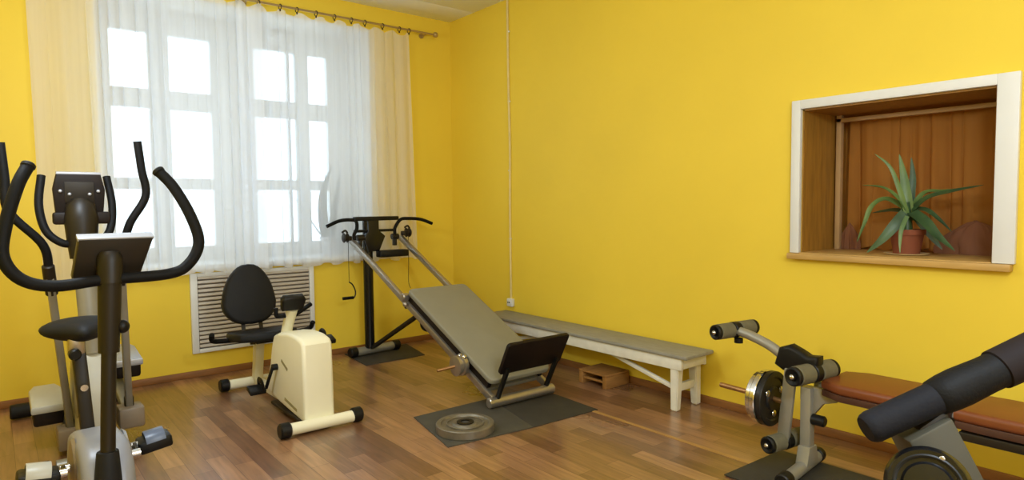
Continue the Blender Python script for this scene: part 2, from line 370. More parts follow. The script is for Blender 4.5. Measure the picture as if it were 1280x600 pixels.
# ------------------------------------------------------------------ curtains, rod and rings
def curtain(name, x0, x1, z0, z1, y, folds, amp, label, seed, mtl='sheer', plane='y', group=None, drift0=0.0, drift1=0.0, ztop=None):
    rnd = random.Random(seed); nx, nz = folds * 10, 26; b = MB(); grid = []
    ph = [rnd.uniform(0, 6.28) for _ in range(6)]
    for j in range(nz + 1):
        v = j / nz; row = []
        for i in range(nx + 1):
            u = i / nx
            a = 2 * PI * folds * (u + 0.018 * math.sin(2 * PI * 2.3 * u + ph[0]) + 0.012 * math.sin(2 * PI * 5.1 * u + ph[1])) + 0.35 * math.sin(2.2 * v + ph[2])
            am = amp * (0.55 + 0.45 * math.sin(2 * PI * 1.7 * u + ph[3])) * (0.45 + 0.55 * min(1, v * 2.5))
            off = am * math.sin(a) + 0.3 * am * math.sin(2.3 * a + ph[4] + v)
            h = x0 + (x1 - x0) * u + 0.35 * amp * math.cos(a) + (drift0 * (1 - u) + drift1 * u) * v
            zt = (ztop(u) if ztop else z1)
            z = zt + (z0 + 0.012 * math.sin(a * 0.5 + ph[5]) - zt) * v
            row.append(b.bm.verts.new((h, y + off, z) if plane == 'y' else (y + off, h, z)))
        grid.append(row)
    for j in range(nz):
        for i in range(nx): b.bm.faces.new((grid[j][i], grid[j][i + 1], grid[j + 1][i + 1], grid[j + 1][i]))
    o = b.build(name, mtl, ang=180)
    return tag(o, label, 'curtain', group)
RY, RZ = -0.12, 2.90
scal = lambda u: RZ - 0.035 + 0.018 * math.cos(2 * PI * 9 * u)
curtain('sheer_curtain', -3.33, -1.86, 0.81, RZ, RY - 0.01, 17, 0.030, 'sheer white curtain over the half of the window nearer the elliptical trainer', 3, group='sheer window curtains', ztop=scal, drift0=0.02)
curtain('sheer_curtain', -2.02, -0.51, 0.81, RZ, RY + 0.035, 16, 0.028, 'sheer white curtain over the half of the window behind the sliding incline trainer', 5, group='sheer window curtains', ztop=scal, drift1=0.05)
r = thing('curtain_rod', (-1.9, RY, RZ), 'thin pale curtain rod with round end knob above the window', 'curtain rod')
MB().cyl((-3.6, RY, RZ), (-0.26, RY, RZ), 0.009, seg=12).build('pole', 'rod', r)
for x in (-0.245, -3.615): MB().ball((x, RY, RZ), 0.026).build('finial', 'rod', r)
for x in (-3.5, -1.95, -0.33): MB().cyl((x, RY, RZ), (x, 0.0, RZ), 0.007, seg=10).cyl((x, -0.012, RZ), (x, 0, RZ), 0.024, seg=14).build('bracket', 'rod', r)
rx = [-2.03, -1.869, -1.701, -1.565, -1.405, -1.245, -1.093, -0.967, -0.797, -0.629, -0.53]
for i, x in enumerate(rx):
    o = MB().torus((x, RY, RZ - 0.008), (1, 0.25, 0), 0.020, 0.0035, 16, 6).box((x, RY, RZ - 0.034), (0.012, 0.008, 0.018), bev=0.002).build('curtain_ring', 'ring')
    tag(o, 'small dark clip ring on the curtain rod gripping the sheer curtain', 'curtain ring', 'clip rings on the curtain rod')

# ------------------------------------------------------------------ snake plant on the window sill
SZ = WZ0 + 0.025
def blade(b, pts, w0, thick, seg=8, roll=0.0, face=None, keel=0.35, tip=0.04):
    """A tapering succulent leaf along pts: keeled section, widest near its first third."""
    P = smooth_path(pts, seg); N = len(P); rows = []
    for i, p in enumerate(P):
        t = i / (N - 1); d = (P[min(i + 1, N - 1)] - P[max(i - 1, 0)]).normalized()
        h = Vector(face) if face else V(0, 0, 1)
        up = (h - d * h.dot(d)); up = up.normalized() if up.length > 1e-4 else V(0, 1, 0)
        s = d.cross(up)
        w = w0 * (0.62 + 0.9 * t - 0.9 * t * t) * (1 - t) ** 0.55 + w0 * tip * (1 - t)
        k = thick * (1 - t) ** 0.6 + 0.001
        rows.append([b.bm.verts.new(q) for q in (p - s * w, p - s * w * 0.5 - up * (k * 0.7 - w * keel * 0.25), p - up * k, p + s * w * 0.5 - up * (k * 0.7 - w * keel * 0.25), p + s * w, p + s * w * 0.45 - up * w * keel * 0.35, p - up * w * keel * 0.5, p - s * w * 0.45 - up * w * keel * 0.35)])
    for a, c in zip(rows, rows[1:]):
        for k in range(8): b.bm.faces.new((a[k], a[(k + 1) % 8], c[(k + 1) % 8], c[k]))
    b.bm.faces.new(rows[0]); b.bm.faces.new(rows[-1][::-1]); return b
t = thing('snake_plant', (-1.2, 0.2, SZ), 'snake plant with tall pointed leaves in a pot behind the sheer curtain', 'potted plant')
MB().lathe((-1.2, 0.2, SZ), (0, 0, 1), [(0, 0), (0.062, 0), (0.078, 0.14), (0.084, 0.142), (0.084, 0.165), (0.074, 0.165), (0.072, 0.14), (0, 0.14)], 24).build('pot', 'pot_white', t)
for pts, w0 in [([(-1.225, 0.2, SZ + .13), (-1.255, 0.2, 1.20), (-1.25, 0.2, 1.42), (-1.16, 0.19, 1.68)], 0.062), ([(-1.18, 0.22, SZ + .13), (-1.15, 0.21, 1.22), (-1.12, 0.2, 1.40), (-1.085, 0.2, 1.61)], 0.045),
                ([(-1.235, 0.18, SZ + .13), (-1.25, 0.17, 1.25), (-1.245, 0.16, 1.42), (-1.24, 0.16, 1.60)], 0.03)]:
    blade(MB(), pts, w0, 0.01, face=(0.2, 1, 0.1)).build('leaf', 'leaf_grey', t)
MB().tube([(-1.24, 0.2, SZ + .13), (-1.33, 0.2, 1.12), (-1.45, 0.2, 1.30), (-1.56, 0.2, 1.43)], lambda s: 0.006 - 0.003 * s, 8).build('stalk', 'leaf_grey', t)

# ------------------------------------------------------------------ niche contents: drape, cloths, aloe and its saucer
curtain('brown_drape', NY0 + 0.03, NY1 - 0.06, NZ0 + 0.012, NZ1 - 0.03, 0.46, 11, 0.022, 'brown gathered drape hanging at the back of the wall niche', 11, mtl='brown_drape', plane='x')
def heap(name, c, sx, sy, sz, seed, label, mtl):
    rnd = random.Random(seed); m = MB(); rows = []; na, nh = 72, 14
    ph = [rnd.uniform(0, 6.28) for _ in range(4)]
    for j in range(nh + 1):
        h = j / nh; row = []
        for i in range(na):
            a = 2 * PI * i / na
            k = max(0.04, (1 - h ** 2.2) ** 0.6) * (1 + (0.16 - 0.06 * h) * math.sin(9 * a + ph[0] + 1.2 * h) + 0.09 * math.sin(17 * a + ph[1] - h) + 0.05 * math.sin(4 * a + ph[2] + 5 * h))
            row.append(m.bm.verts.new((c[0] + sx * k * math.cos(a), c[1] + sy * k * math.sin(a), c[2] + sz * h * (1 + 0.06 * math.sin(2 * a + ph[3])))))
        rows.append(row)
    for a, b in zip(rows, rows[1:]):
        for i in range(na): m.bm.faces.new((a[i], a[(i + 1) % na], b[(i + 1) % na], b[i]))
    m.bm.faces.new(rows[0][::-1]); m.bm.faces.new(rows[-1])
    return tag(m.build(name, mtl, ang=70), label, 'cloth')
heap('crumpled_cloth', (0.41, -3.62, NZ0 + .004), 0.028, 0.050, 0.15, 1, 'crumpled pinkish cloth bunched beside the inner frame of the niche', 'pink_cloth')
heap('crumpled_cloth', (0.40, -4.25, NZ0 + .004), 0.035, 0.15, 0.17, 2, 'crumpled brown cloth spread along the niche floor behind the aloe leaves', 'pink_cloth')
AX, AY = 0.20, -4.0; AZ = NZ0 + 0.004
tag(MB().lathe((AX, AY, AZ), (0, 0, 1), [(0, 0), (0.085, 0), (0.104, 0.005), (0.106, 0.008), (0.10, 0.008), (0.085, 0.006), (0, 0.006)], 28).build('plant_saucer', 'saucer'),
    'cream saucer under the terracotta pot of the aloe', 'saucer')
t = thing('potted_aloe', (AX, AY, AZ + 0.0065), 'spreading green aloe in a terracotta pot in the wall niche', 'potted plant')
pz = AZ + 0.0065
pt = MB().lathe((AX, AY, pz), (0, 0, 1), [(0, 0), (0.062, 0), (0.078, 0.10), (0.086, 0.10), (0.088, 0.128), (0.078, 0.128), (0.074, 0.108), (0, 0.108)], 28).build('pot', 'terracotta', t)
MB().cyl((AX, AY, pz + .1), (AX, AY, pz + .115), 0.073, seg=24).build('soil', 'soil', t)
MB().tube([(AX, AY, pz + .10), (AX, AY, pz + .16), (AX, AY + .01, pz + .27)], lambda s: 0.028 - 0.008 * s, 10).build('stem', 'leaf', t)
def atx(px, py, x):                       # the point of the plane X = x seen at a photo pixel
    d = FWD + RGT * ((px - 640) / FPX) - UPV * ((py - 300) / FPX); return CAM + d * ((x - CAM.x) / d.x)
AL = [  # pixel path, distances of the planes, half width, young?
    ([(1135, 276), (1133, 250), (1130, 222), (1124, 192)], [.20, .20, .22, .24], .030, 1),
    ([(1138, 274), (1138, 248), (1141, 222), (1139, 196)], [.22, .25, .28, .30], .024, 0),
    ([(1134, 268), (1124, 236), (1112, 208), (1093, 192)], [.18, .15, .13, .12], .013, 1),
    ([(1134, 262), (1122, 246), (1104, 234), (1077, 231)], [.18, .15, .14, .13], .013, 1),
    ([(1139, 262), (1160, 246), (1192, 238), (1230, 231)], [.20, .19, .18, .17], .026, 0),
    ([(1140, 258), (1156, 240), (1180, 238), (1216, 234)], [.22, .24, .25, .26], .016, 1),
    ([(1132, 260), (1108, 248), (1090, 257), (1080, 280), (1071, 303)], [.20, .18, .16, .15, .15], .020, 1),
    ([(1132, 264), (1116, 262), (1100, 264), (1090, 266)], [.24, .26, .28, .30], .020, 0),
    ([(1132, 266), (1118, 282), (1102, 300), (1083, 318)], [.16, .11, .08, .06], .030, 0),
    ([(1140, 264), (1156, 276), (1172, 294), (1194, 314)], [.17, .13, .10, .08], .032, 0),
    ([(1140, 260), (1158, 262), (1174, 274), (1190, 290)], [.22, .22, .22, .22], .018, 0),
    ([(1142, 266), (1156, 284), (1168, 300), (1178, 312)], [.20, .22, .24, .25], .022, 0),
    ([(1134, 270), (1127, 286), (1125, 302), (1125, 317)], [.13, .09, .07, .06], .011, 1)]
for pts, xs_, w0, yg in AL:
    P = [atx(a, b, x) for (a, b), x in zip(pts, xs_)]
    for p in P: p.z = max(p.z, NZ0 + 0.012)
    hint = (P[-1] - P[0]).normalized(); up = V(-0.5, -0.15, 0.8) if abs(hint.z) < 0.75 else V(-1, -0.4, 0.1)
    blade(MB(), P, w0 * 1.35, 0.014, face=up).build('leaf', 'leaf_young' if yg else 'leaf', t)

# ------------------------------------------------------------------ cable trunking and socket on the right wall
t = thing('cable_trunking', (-0.008, -0.915, 0.47), 'thin pale cable conduit running down the yellow wall from the ceiling', 'cable conduit')
MB().tube([(-0.009, -0.907, H), (-0.009, -0.912, 2.4), (-0.009, -0.925, 1.8), (-0.009, -0.918, 1.2), (-0.009, -0.922, 0.47)], 0.010, 8).build('channel', mat('cream_conduit', (226, 206, 140), 0.5), t)
f = MB()
for z in (2.8, 2.2, 1.6, 1.0): MB().box((-0.006, -0.915, z), (0.012, 0.03, 0.014), bev=0.003).build('clip', 'white_paint', t)
t = thing('wall_socket', (-0.02, -0.925, 0.40), 'white wall socket above the far end of the long bench', 'socket')
MB().box((-0.018, -0.925, 0.435), (0.034, 0.075, 0.07), bev=0.008).build('box', 'white_paint', t)
MB().cyl((-0.034, -0.925, 0.437), (-0.040, -0.925, 0.437), 0.026, seg=20).build('outlet', 'white_paint', t)
for dy in (-0.0095, 0.0095): MB().cyl((-0.0395, -0.925 + dy, 0.437), (-0.0415, -0.925 + dy, 0.437), 0.0065, seg=10).build('pin_hole', 'black', t)

# ------------------------------------------------------------------ long bench along the right wall
t = thing('long_bench', (-0.16, -1.93, 0), 'long white bench with a weathered grey board top against the yellow wall', 'bench')
MB().span((-0.312, -2.985, 0.338), (-0.022, -0.865, 0.362), bev=0.006).build('seat', 'bench_grey', t)
for x in (-0.295, -0.052): MB().span((x, -2.935, 0.262), (x + 0.025, -0.90, 0.338), bev=0.004).build('apron', 'old_white', t)
for y in (-2.935, -0.925): MB().span((-0.268, y, 0.268), (-0.05, y + 0.025, 0.338), bev=0.004).build('end_board', 'old_white', t)
def leg(y, x0, x1, s):
    b = bmesh.new(); bmesh.ops.create_cube(b, size=1)
    for v in b.verts:
        k = 1 if v.co.z > 0 else 0.72
        v.co = Vector((v.co.x * 0.062 * k, v.co.y * 0.066 * k, v.co.z))
        zz = v.co.z + 0.5; v.co.x += x1 + (x0 - x1) * zz; v.co.y += y + s * (1 - zz) * 0.02; v.co.z = zz * 0.338
    bmesh.ops.bevel(b, geom=b.edges[:], offset=0.006, segments=2, affect='EDGES')
    m = MB(); m._merge(b); return m
for y, s in ((-2.875, -0.2), (-0.965, 1)):
    leg(y, -0.255, -0.275, s).build('leg', 'old_white', t); leg(y, -0.075, -0.06, s).build('leg', 'old_white', t)
    MB().span((-0.245, y - 0.014, 0.115), (-0.085, y + 0.014, 0.165), bev=0.004).build('stretcher', 'old_white', t)
MB().bar((-0.262, -2.855, 0.14), (-0.21, -2.15, 0.285), 0.022, 0.026, bev=0.003).build('brace', 'old_white', t)
MB().bar((-0.262, -0.98, 0.14), (-0.21, -1.68, 0.285), 0.022, 0.026, bev=0.003).build('brace', 'old_white', t)

t = thing('wooden_crate', (-0.15, -2.16, 0), 'small low wooden crate on the floor under the long bench', 'crate')
for y in (-2.275, -2.045): MB().span((-0.272, y - 0.02, 0), (-0.03, y + 0.02, 0.085), bev=0.004).build('end_block', 'crate_wood', t)
MB().span((-0.275, -2.295, 0.0855), (-0.03, -2.025, 0.1), bev=0.003).build('top_board', 'crate_wood', t)
MB().span((-0.266, -2.254, 0.036), (-0.246, -2.066, 0.052), bev=0.003).build('slat', 'crate_wood', t)
MB().span((-0.06, -2.254, 0.01), (-0.04, -2.066, 0.08), bev=0.003).build('rear_board', 'crate_wood', t)

# ------------------------------------------------------------------ rubber mats and the loose weight plate
def mat_quad(name, pts, z0, z1, mtl, label):
    n = V(0, 0, 1); cx = sum(p[0] for p in pts) / len(pts); cy = sum(p[1] for p in pts) / len(pts)
    o = MB().prism([(p[0] - cx, p[1] - cy) for p in pts], (cx, cy, (z0 + z1) / 2), (1, 0, 0), (0, 1, 0), z1 - z0, bev=0.001).build(name, mtl)
    return tag(o, label, 'mat')
mat_quad('rubber_mat', [(-1.71, -2.47), (-1.160, -2.535), (-1.02, -1.93), (-1.60, -1.925)], 0.0, 0.006, 'rubber_light', 'dark rubber floor mat lying under the loose weight plate')
mat_quad('rubber_mat', [(-1.1585, -2.535), (-0.64, -2.56), (-0.615, -2.05), (-1.0, -1.90), (-1.0185, -1.931)], 0.0, 0.005, 'rubber', 'dark rubber floor mat lying under the front roller of the incline trainer')
mat_quad('rubber_mat', [(-1.24, -0.56), (-0.68, -0.55), (-0.58, -0.06), (-1.20, -0.06)], 0.0, 0.005, 'rubber', 'dark rubber floor mat lying under the post of the incline trainer')
mat_quad('rubber_mat', [(-0.90, -5.3), (-0.40, -5.3), (-0.415, -3.645), (-0.905, -3.625)], 0.0035, 0.0085, 'rubber', 'dark rubber floor mat lying under the brown weight bench')
def plate_profile(R, T, bore=0.026):
    return [(bore, 0), (R - 0.004, 0), (R, 0.004), (R, T - 0.004), (R - 0.004, T), (R - 0.028, T), (R - 0.034, T - 0.008), (R * 0.45, T - 0.008), (R * 0.40, T), (bore, T)]
t = thing('weight_plate', (-1.495, -2.325, 0.006), 'large grey iron weight plate lying flat on the rubber mat', 'weight plate')
MB().lathe((-1.495, -2.325, 0.006), (0, 0, 1), plate_profile(0.168, 0.048, 0.028), 48, ring=True).build('disc', 'iron', t)
MB().torus((-1.495, -2.325, 0.052), (0, 0, 1), 0.105, 0.004, 40, 8).build('raised_ring', 'iron', t)
MB().lathe((-1.495, -2.325, 0.053), (0, 0, 1), [(0.027, 0), (0.05, 0), (0.05, 0.006), (0.027, 0.006)], 28, ring=True).build('hub', 'iron_black', t)

# ------------------------------------------------------------------ sliding incline trainer
L0, L1, R0, R1 = V(-1.13, -2.11, 0.062), V(-1.20, -0.22, 1.025), V(-0.66, -2.11, 0.062), V(-0.72, -0.22, 1.025)
AXU = (L1 - L0).normalized(); RLEN = (L1 - L0).length
NRM = V(0, -AXU.z, math.hypot(AXU.x, AXU.y)).normalized(); LAT = V(1, 0, 0)
def gp(a, s, n=0.0):
    p = L0 + (L1 - L0) * (s / RLEN); q = R0 + (R1 - R0) * (s / RLEN)
    return p + (q - p) * a + NRM * n
t = thing('incline_trainer', (-0.93, -1.2, 0.005), 'sliding incline trainer with grey pad, steel rails and black post by the window corner', 'exercise machine')
MB().tube([(-1.045, -0.24, 0.07), (-1.045, -0.24, 0.55), (-1.045, -0.24, 1.20)], 0.042, 18, n=2).build('post', 'black_metal', t)
MB().cyl((-1.17, -0.235, 0.046), (-0.80, -0.20, 0.046), 0.036, seg=18).build('rear_foot', 'grey_metal', t)
for a, b in (((-1.235, -0.241, 0.048), (-1.165, -0.235, 0.048)), ((-0.805, -0.20, 0.048), (-0.735, -0.194, 0.048))):
    MB().cyl(a, b, 0.043, seg=18, bev=0.008).build('end_cap', 'black', t)
# head: plate, cross bars, bent pull-up handles
MB().prism([(-.05, -.16), (.05, -.16), (.11, -.03), (.05, .02), (.05, .13), (-.05, .13), (-.05, .02), (-.085, -.03)], (-1.02, -0.295, 1.07), (1, 0, 0), (0, 0, 1), 0.03, bev=0.004).build('head_plate', 'black_metal', t)
MB().box((-0.985, -0.29, 1.192), (0.42, 0.045, 0.036), bev=0.008).build('cross_bar', 'black', t)
MB().cyl((-1.19, -0.285, 1.088), (-0.80, -0.285, 1.088), 0.012, seg=12).build('lower_bar', 'black', t)
MB().tube([(-1.19, -0.285, 1.01), (-1.19, -0.285, 1.06), (-1.165, -0.285, 1.11), (-1.17, -0.285, 1.17), (-1.22, -0.285, 1.185), (-1.32, -0.285, 1.178), (-1.43, -0.285, 1.135)], 0.015, 12).build('handle', 'black_foam', t)
MB().tube([(-0.80, -0.285, 1.01), (-0.805, -0.285, 1.06), (-0.80, -0.285, 1.11), (-0.745, -0.285, 1.178), (-0.66, -0.285, 1.185), (-0.54, -0.285, 1.175), (-0.42, -0.285, 1.135)], 0.015, 12).build('handle', 'black_foam', t)
MB().box((-0.84, -0.30, 0.885), (0.28, 0.09, 0.06), bev=0.01).build('cross_pad', 'black', t)
# rails
for A, B in ((L0, L1), (R0, R1)):
    MB().bar(A, B, 0.034, 0.05, hint=NRM, bev=0.008).build('rail', 'steel', t)
for x, q in ((-1.262, 1.035), (-0.668, 1.06)):
    pu = MB().lathe((x - 0.02, -0.27, q), (1, 0, 0), [(0, 0), (0.034, 0), (0.042, 0.006), (0.028, 0.018), (0.028, 0.026), (0.042, 0.036), (0.034, 0.044), (0, 0.044)], 20).build('pulley', 'dark_metal', t)
    MB().box((x + 0.02 if x < -1 else x - 0.02, -0.262, q - 0.005), (0.07, 0.05, 0.04), bev=0.008).tube([(x + .02, -0.27, q + .04), (x, -0.27, q + .06), (x - .03, -0.27, q + .045)], 0.009, 8).build('bracket', 'dark_metal', pu)
for x in (-1.13, -0.80):
    MB().cyl((x - 0.03, -0.275, 1.03), (x + 0.03, -0.275, 1.03), 0.026, seg=16).box((x, -0.27, 0.985), (0.03, 0.04, 0.07), bev=0.006).build('hinge', 'dark_metal', t)
# hanging pull handles on their cables
def stirrup(x, y, ztop, zb, w):
    c = MB().cyl((x, y, zb + 0.13), (x, y, ztop), 0.0025, seg=6).build('cable', 'dark_metal', t)
    MB().tube([(x, y, zb + 0.135), (x + 0.03, y, zb + 0.11), (x + 0.055, y, zb + 0.05), (x + 0.04, y, zb), (x - 0.02, y, zb)], 0.006, 8).build('stirrup', 'dark_metal', c)
    MB().cyl((x - w, y, zb), (x + 0.035, y, zb), 0.013, seg=12).build('grip', 'black_foam', c)
stirrup(-1.245, -0.285, 1.02, 0.528, 0.06)
MB().tube([(-0.668, -0.28, 1.04), (-0.668, -0.28, 0.8), (-0.675, -0.285, 0.62), (-0.66, -0.29, 0.56)], 0.003, 6).build('cable', 'dark_metal', t)
# support strut from the rear foot to the rails
st = MB().bar((-1.03, -0.26, 0.07), gp(0.5, 1.13, -0.06), 0.045, 0.03, bev=0.006).build('strut', 'dark_metal', t)
MB().cyl(gp(0.0, 1.13, -0.04), gp(1.0, 1.13, -0.04), 0.016, seg=12).build('cross_tube', 'dark_metal', t)
p = gp(0.33, 1.18, -0.06)
MB().cyl(p, p + V(0.0, 0.0, 0.06), 0.022, seg=14).build('knob', 'black', st)
q = gp(0.12, 0.98, -0.03)
MB().tube([q, q + V(0, 0.0, -0.07), q + V(0.02, -0.02, -0.10), q + V(0.06, -0.05, -0.10)], 0.016, 10).build('hook', 'black', t)
# sliding carriage with pad
f = MB()
f.bar(gp(0.03, 0.08, 0.052), gp(0.03, 1.12, 0.052), 0.03, 0.05, hint=NRM).bar(gp(0.97, 0.08, 0.052), gp(0.97, 1.12, 0.052), 0.03, 0.05, hint=NRM)
f.bar(gp(0.03, 0.4, 0.05), gp(0.97, 0.4, 0.05), 0.04, 0.03, hint=NRM).bar(gp(0.03, 1.0, 0.05), gp(0.97, 1.0, 0.05), 0.04, 0.03, hint=NRM)
f.build('carriage', 'board_black', t)
c = gp(0.5, 0.585, 0.103); w2, h2 = 0.258, 0.545
out = []
for sx, sy in ((1, 1), (-1, 1), (-1, -1), (1, -1)):
    for k in range(5):
        a = math.atan2(sy, sx) + (k - 2) / 4 * (PI / 2)
        out.append((sx * (w2 - 0.04) + 0.04 * math.cos(a), sy * (h2 - 0.04) + 0.04 * math.sin(a)))
MB().prism(out, c, LAT, AXU, 0.04, bev=0.010, seg=3).build('pad', 'grey_vinyl', t)
p = gp(0.0, 1.13, 0.05)
MB().cyl(p + V(-0.05, 0, 0), p + V(0.0, 0, 0), 0.03, seg=14, bev=0.006).ball(p + V(-0.035, -0.02, -0.05), 0.02).build('end_roller', 'steel', t)
# weight collar and peg on the outer side of the carriage
p = gp(0.0, 0.31, 0.05) + V(-0.025, 0, 0)
col_ = MB().lathe(p + V(-0.01, 0, 0), (-1, 0, 0), [(0, 0), (0.064, 0), (0.070, 0.01), (0.070, 0.03), (0.056, 0.036), (0.056, 0.05), (0.066, 0.055), (0.066, 0.07), (0.034, 0.076), (0, 0.076)], 24).build('weight_collar', 'steel', t)
MB().cyl(p + V(-0.08, 0, 0), p + V(-0.20, 0.03, -0.015), 0.011, seg=12).build('peg', 'rust_steel', col_)
for k in range(2): MB().ball(p + V(-0.03, 0.01 - 0.045 * k, 0.058), 0.018).build('bolt', 'chrome', col_)
# front roller, squat board on its two struts
MB().cyl((-1.165, -2.11, 0.043), (-0.625, -2.125, 0.043), 0.033, seg=20, bev=0.006).build('front_roller', 'steel', t)
for x in (-1.10, -0.685):
    MB().bar((x, -2.115, 0.055), Vector((x, -2.115, 0.055)) + NRM * 0.25, 0.022, 0.03, bev=0.004).build('board_strut', 'black', t)
out = []
bw, bh = 0.258, 0.115
for sx, sy in ((1, 1), (-1, 1), (-1, -1), (1, -1)):
    for k in range(4):
        a = math.atan2(sy, sx) + (k - 1.5) / 3 * (PI / 2)
        out.append((sx * (bw - 0.02) + 0.02 * math.cos(a), sy * (bh - 0.02) + 0.02 * math.sin(a)))
MB().prism(out, V(-0.885, -2.115, 0.055) + NRM * 0.315 + AXU * 0.022, LAT, NRM, 0.026, bev=0.005).build('squat_board', 'board_black', t)
MB().box(gp(0.5, 0.12, -0.01), (0.44, 0.05, 0.03), rot=(0.47, 0, 0), bev=0.004).build('lower_brace', 'grey_metal', t)

# ------------------------------------------------------------------ recumbent exercise bike
BX = -2.115
t = thing('recumbent_bike', (BX, -1.1, 0), 'cream recumbent exercise bike with black seat below the window', 'exercise bike')
MB().cyl((BX - 0.20, -1.755, 0.043), (BX + 0.20, -1.765, 0.043), 0.034, seg=20).build('front_stabilizer', 'cream', t)
MB().cyl((BX - 0.20, -0.565, 0.043), (BX + 0.20, -0.565, 0.043), 0.034, seg=20).build('rear_stabilizer', 'cream', t)
for y in (-1.76, -0.565):
    for s in (-1, 1): MB().cyl((BX + s * 0.185, y, 0.0455), (BX + s * 0.248, y, 0.0455), 0.044, seg=20, bev=0.008).build('end_cap', 'black', t)
prof = [(-1.74, 0.055), (-1.735, 0.30), (-1.725, 0.50), (-1.70, 0.525), (-1.62, 0.54), (-1.48, 0.54), (-1.33, 0.52), (-1.24, 0.49), (-1.20, 0.42), (-1.16, 0.30), (-1.10, 0.19), (-1.04, 0.14), (-1.05, 0.10), (-1.30, 0.075), (-1.68, 0.045)]
MB().prism([(y, z) for y, z in prof], (BX, 0, 0), (0, 1, 0), (0, 0, 1), 0.185, bev=0.024, seg=4).build('housing', 'cream', t)
for a, b in (((-1.38, 0.355), (-1.48, 0.315)), ((-1.42, 0.125), (-1.62, 0.10))):
    MB().bar((BX - 0.093, a[0], a[1]), (BX - 0.093, b[0], b[1]), 0.004, 0.018).build('vent_slot', 'cream_dark', t)
MB().bar((BX, -1.72, 0.05), (BX, -0.57, 0.05), 0.05, 0.05, bev=0.006).build('frame_rail', 'cream', t)
MB().bar((BX, -1.18, 0.048), (BX, -1.73, 0.048), 0.20, 0.018, bev=0.004).build('base_trim', 'dark_metal', t)
MB().bar((BX, -0.60, 0.06), (BX, -0.67, 0.39), 0.06, 0.07, hint=(0, 1, 0), bev=0.008).build('seat_post', 'cream', t)
kn = MB().cyl((BX - 0.03, -0.665, 0.345), (BX - 0.06, -0.665, 0.345), 0.017, seg=14).build('seat_knob', 'black', t)
# console mast
MB().tube([(BX, -1.20, 0.46), (BX, -1.26, 0.56), (BX, -1.34, 0.665)], 0.034, 18, n=4).build('console_mast', 'cream', t)
c_ = MB().prism([(-.065, -.04), (.065, -.04), (.075, .035), (.06, .055), (-.06, .055), (-.075, .035)], (BX - 0.012, -1.375, 0.70), (1, 0, 0), (0, -0.45, 0.89), 0.055, bev=0.012, seg=3).build('console', 'black', t)
MB().prism([(-.06, -.025), (.06, -.025), (.06, .03), (-.06, .03)], (BX, -1.341, 0.717), (1, 0, 0), (0, -0.45, 0.89), 0.004).build('screen', 'screen', c_)
MB().tube([(BX - 0.09, -1.30, 0.67), (BX - 0.085, -1.30, 0.62), (BX - 0.03, -1.30, 0.615)], 0.014, 10).build('grip', 'black_foam', t)
MB().tube([(BX + 0.03, -1.29, 0.61), (BX + 0.09, -1.28, 0.64), (BX + 0.15, -1.26, 0.665)], 0.014, 10).build('grip', 'black_foam', t)
# seat, backrest, side handles
out = [(-.20, -.17), (.20, -.17), (.215, -.05), (.19, .12), (.10, .19), (-.10, .19), (-.19, .12), (-.215, -.05)]
MB().prism(out, (BX - 0.02, -0.84, 0.425), (1, 0, 0), (0, -1, 0.10), 0.06, bev=0.02, seg=3).build('seat', 'charcoal', t)
MB().box((BX, -0.74, 0.385), (0.16, 0.24, 0.04), bev=0.01).build('seat_bracket', 'black', t)
egg = []
for k in range(28):
    a = 2 * PI * k / 28; z = 0.5 * math.sin(a)
    wd = 0.195 * (1 - 0.62 * (z + 0.16) if z > -0.16 else 1 - 0.25 * (-0.16 - z))
    ca = math.cos(a); egg.append((wd * math.copysign(abs(ca) ** 0.72, ca), 0.425 * math.copysign(abs(2 * z) ** 0.8, z) / 2))
MB().prism(egg, (BX - 0.045, -0.63, 0.685), (1, 0, 0), (0, 0.16, 1), 0.075, bev=0.024, seg=4, bend=-0.8).build('backrest', 'charcoal', t)
for s in (-0.06, 0.06): MB().bar((BX - 0.04 + s, -0.66, 0.43), (BX - 0.04 + s, -0.615, 0.60), 0.025, 0.012, hint=(0, 1, 0)).build('backrest_bracket', 'dark_metal', t)
for s in (-1, 1):
    MB().tube([(BX + s * 0.08, -0.72, 0.385), (BX + s * 0.24, -0.74, 0.395), (BX + s * 0.33, -0.76, 0.41), (BX + s * 0.345, -0.80, 0.46)], 0.017, 12).build('side_handle', 'black_foam', t)
# cranks and pedals
MB().cyl((BX - 0.125, -1.30, 0.30), (BX + 0.125, -1.30, 0.30), 0.02, seg=14).build('axle', 'black', t)
for s, d in ((-1, V(0, 0.085, -0.145)), (1, V(0, -0.085, 0.145))):
    a = V(BX + s * 0.122, -1.30, 0.30); b = a + d + V(s * 0.015, 0, 0)
    cr = MB().bar(a, b, 0.014, 0.026, hint=(0, 1, 0), bev=0.004).build('crank', 'black', t)
    MB().box(b + V(s * 0.06, 0, 0), (0.10, 0.085, 0.03), rot=(0.3, 0, 0), bev=0.008).tube([b + V(s * 0.03, -0.045, 0), b + V(s * 0.035, -0.03, 0.05), b + V(s * 0.035, 0.03, 0.05), b + V(s * 0.03, 0.045, 0)], 0.008, 8, flat=2.5).build('pedal', 'black', cr)

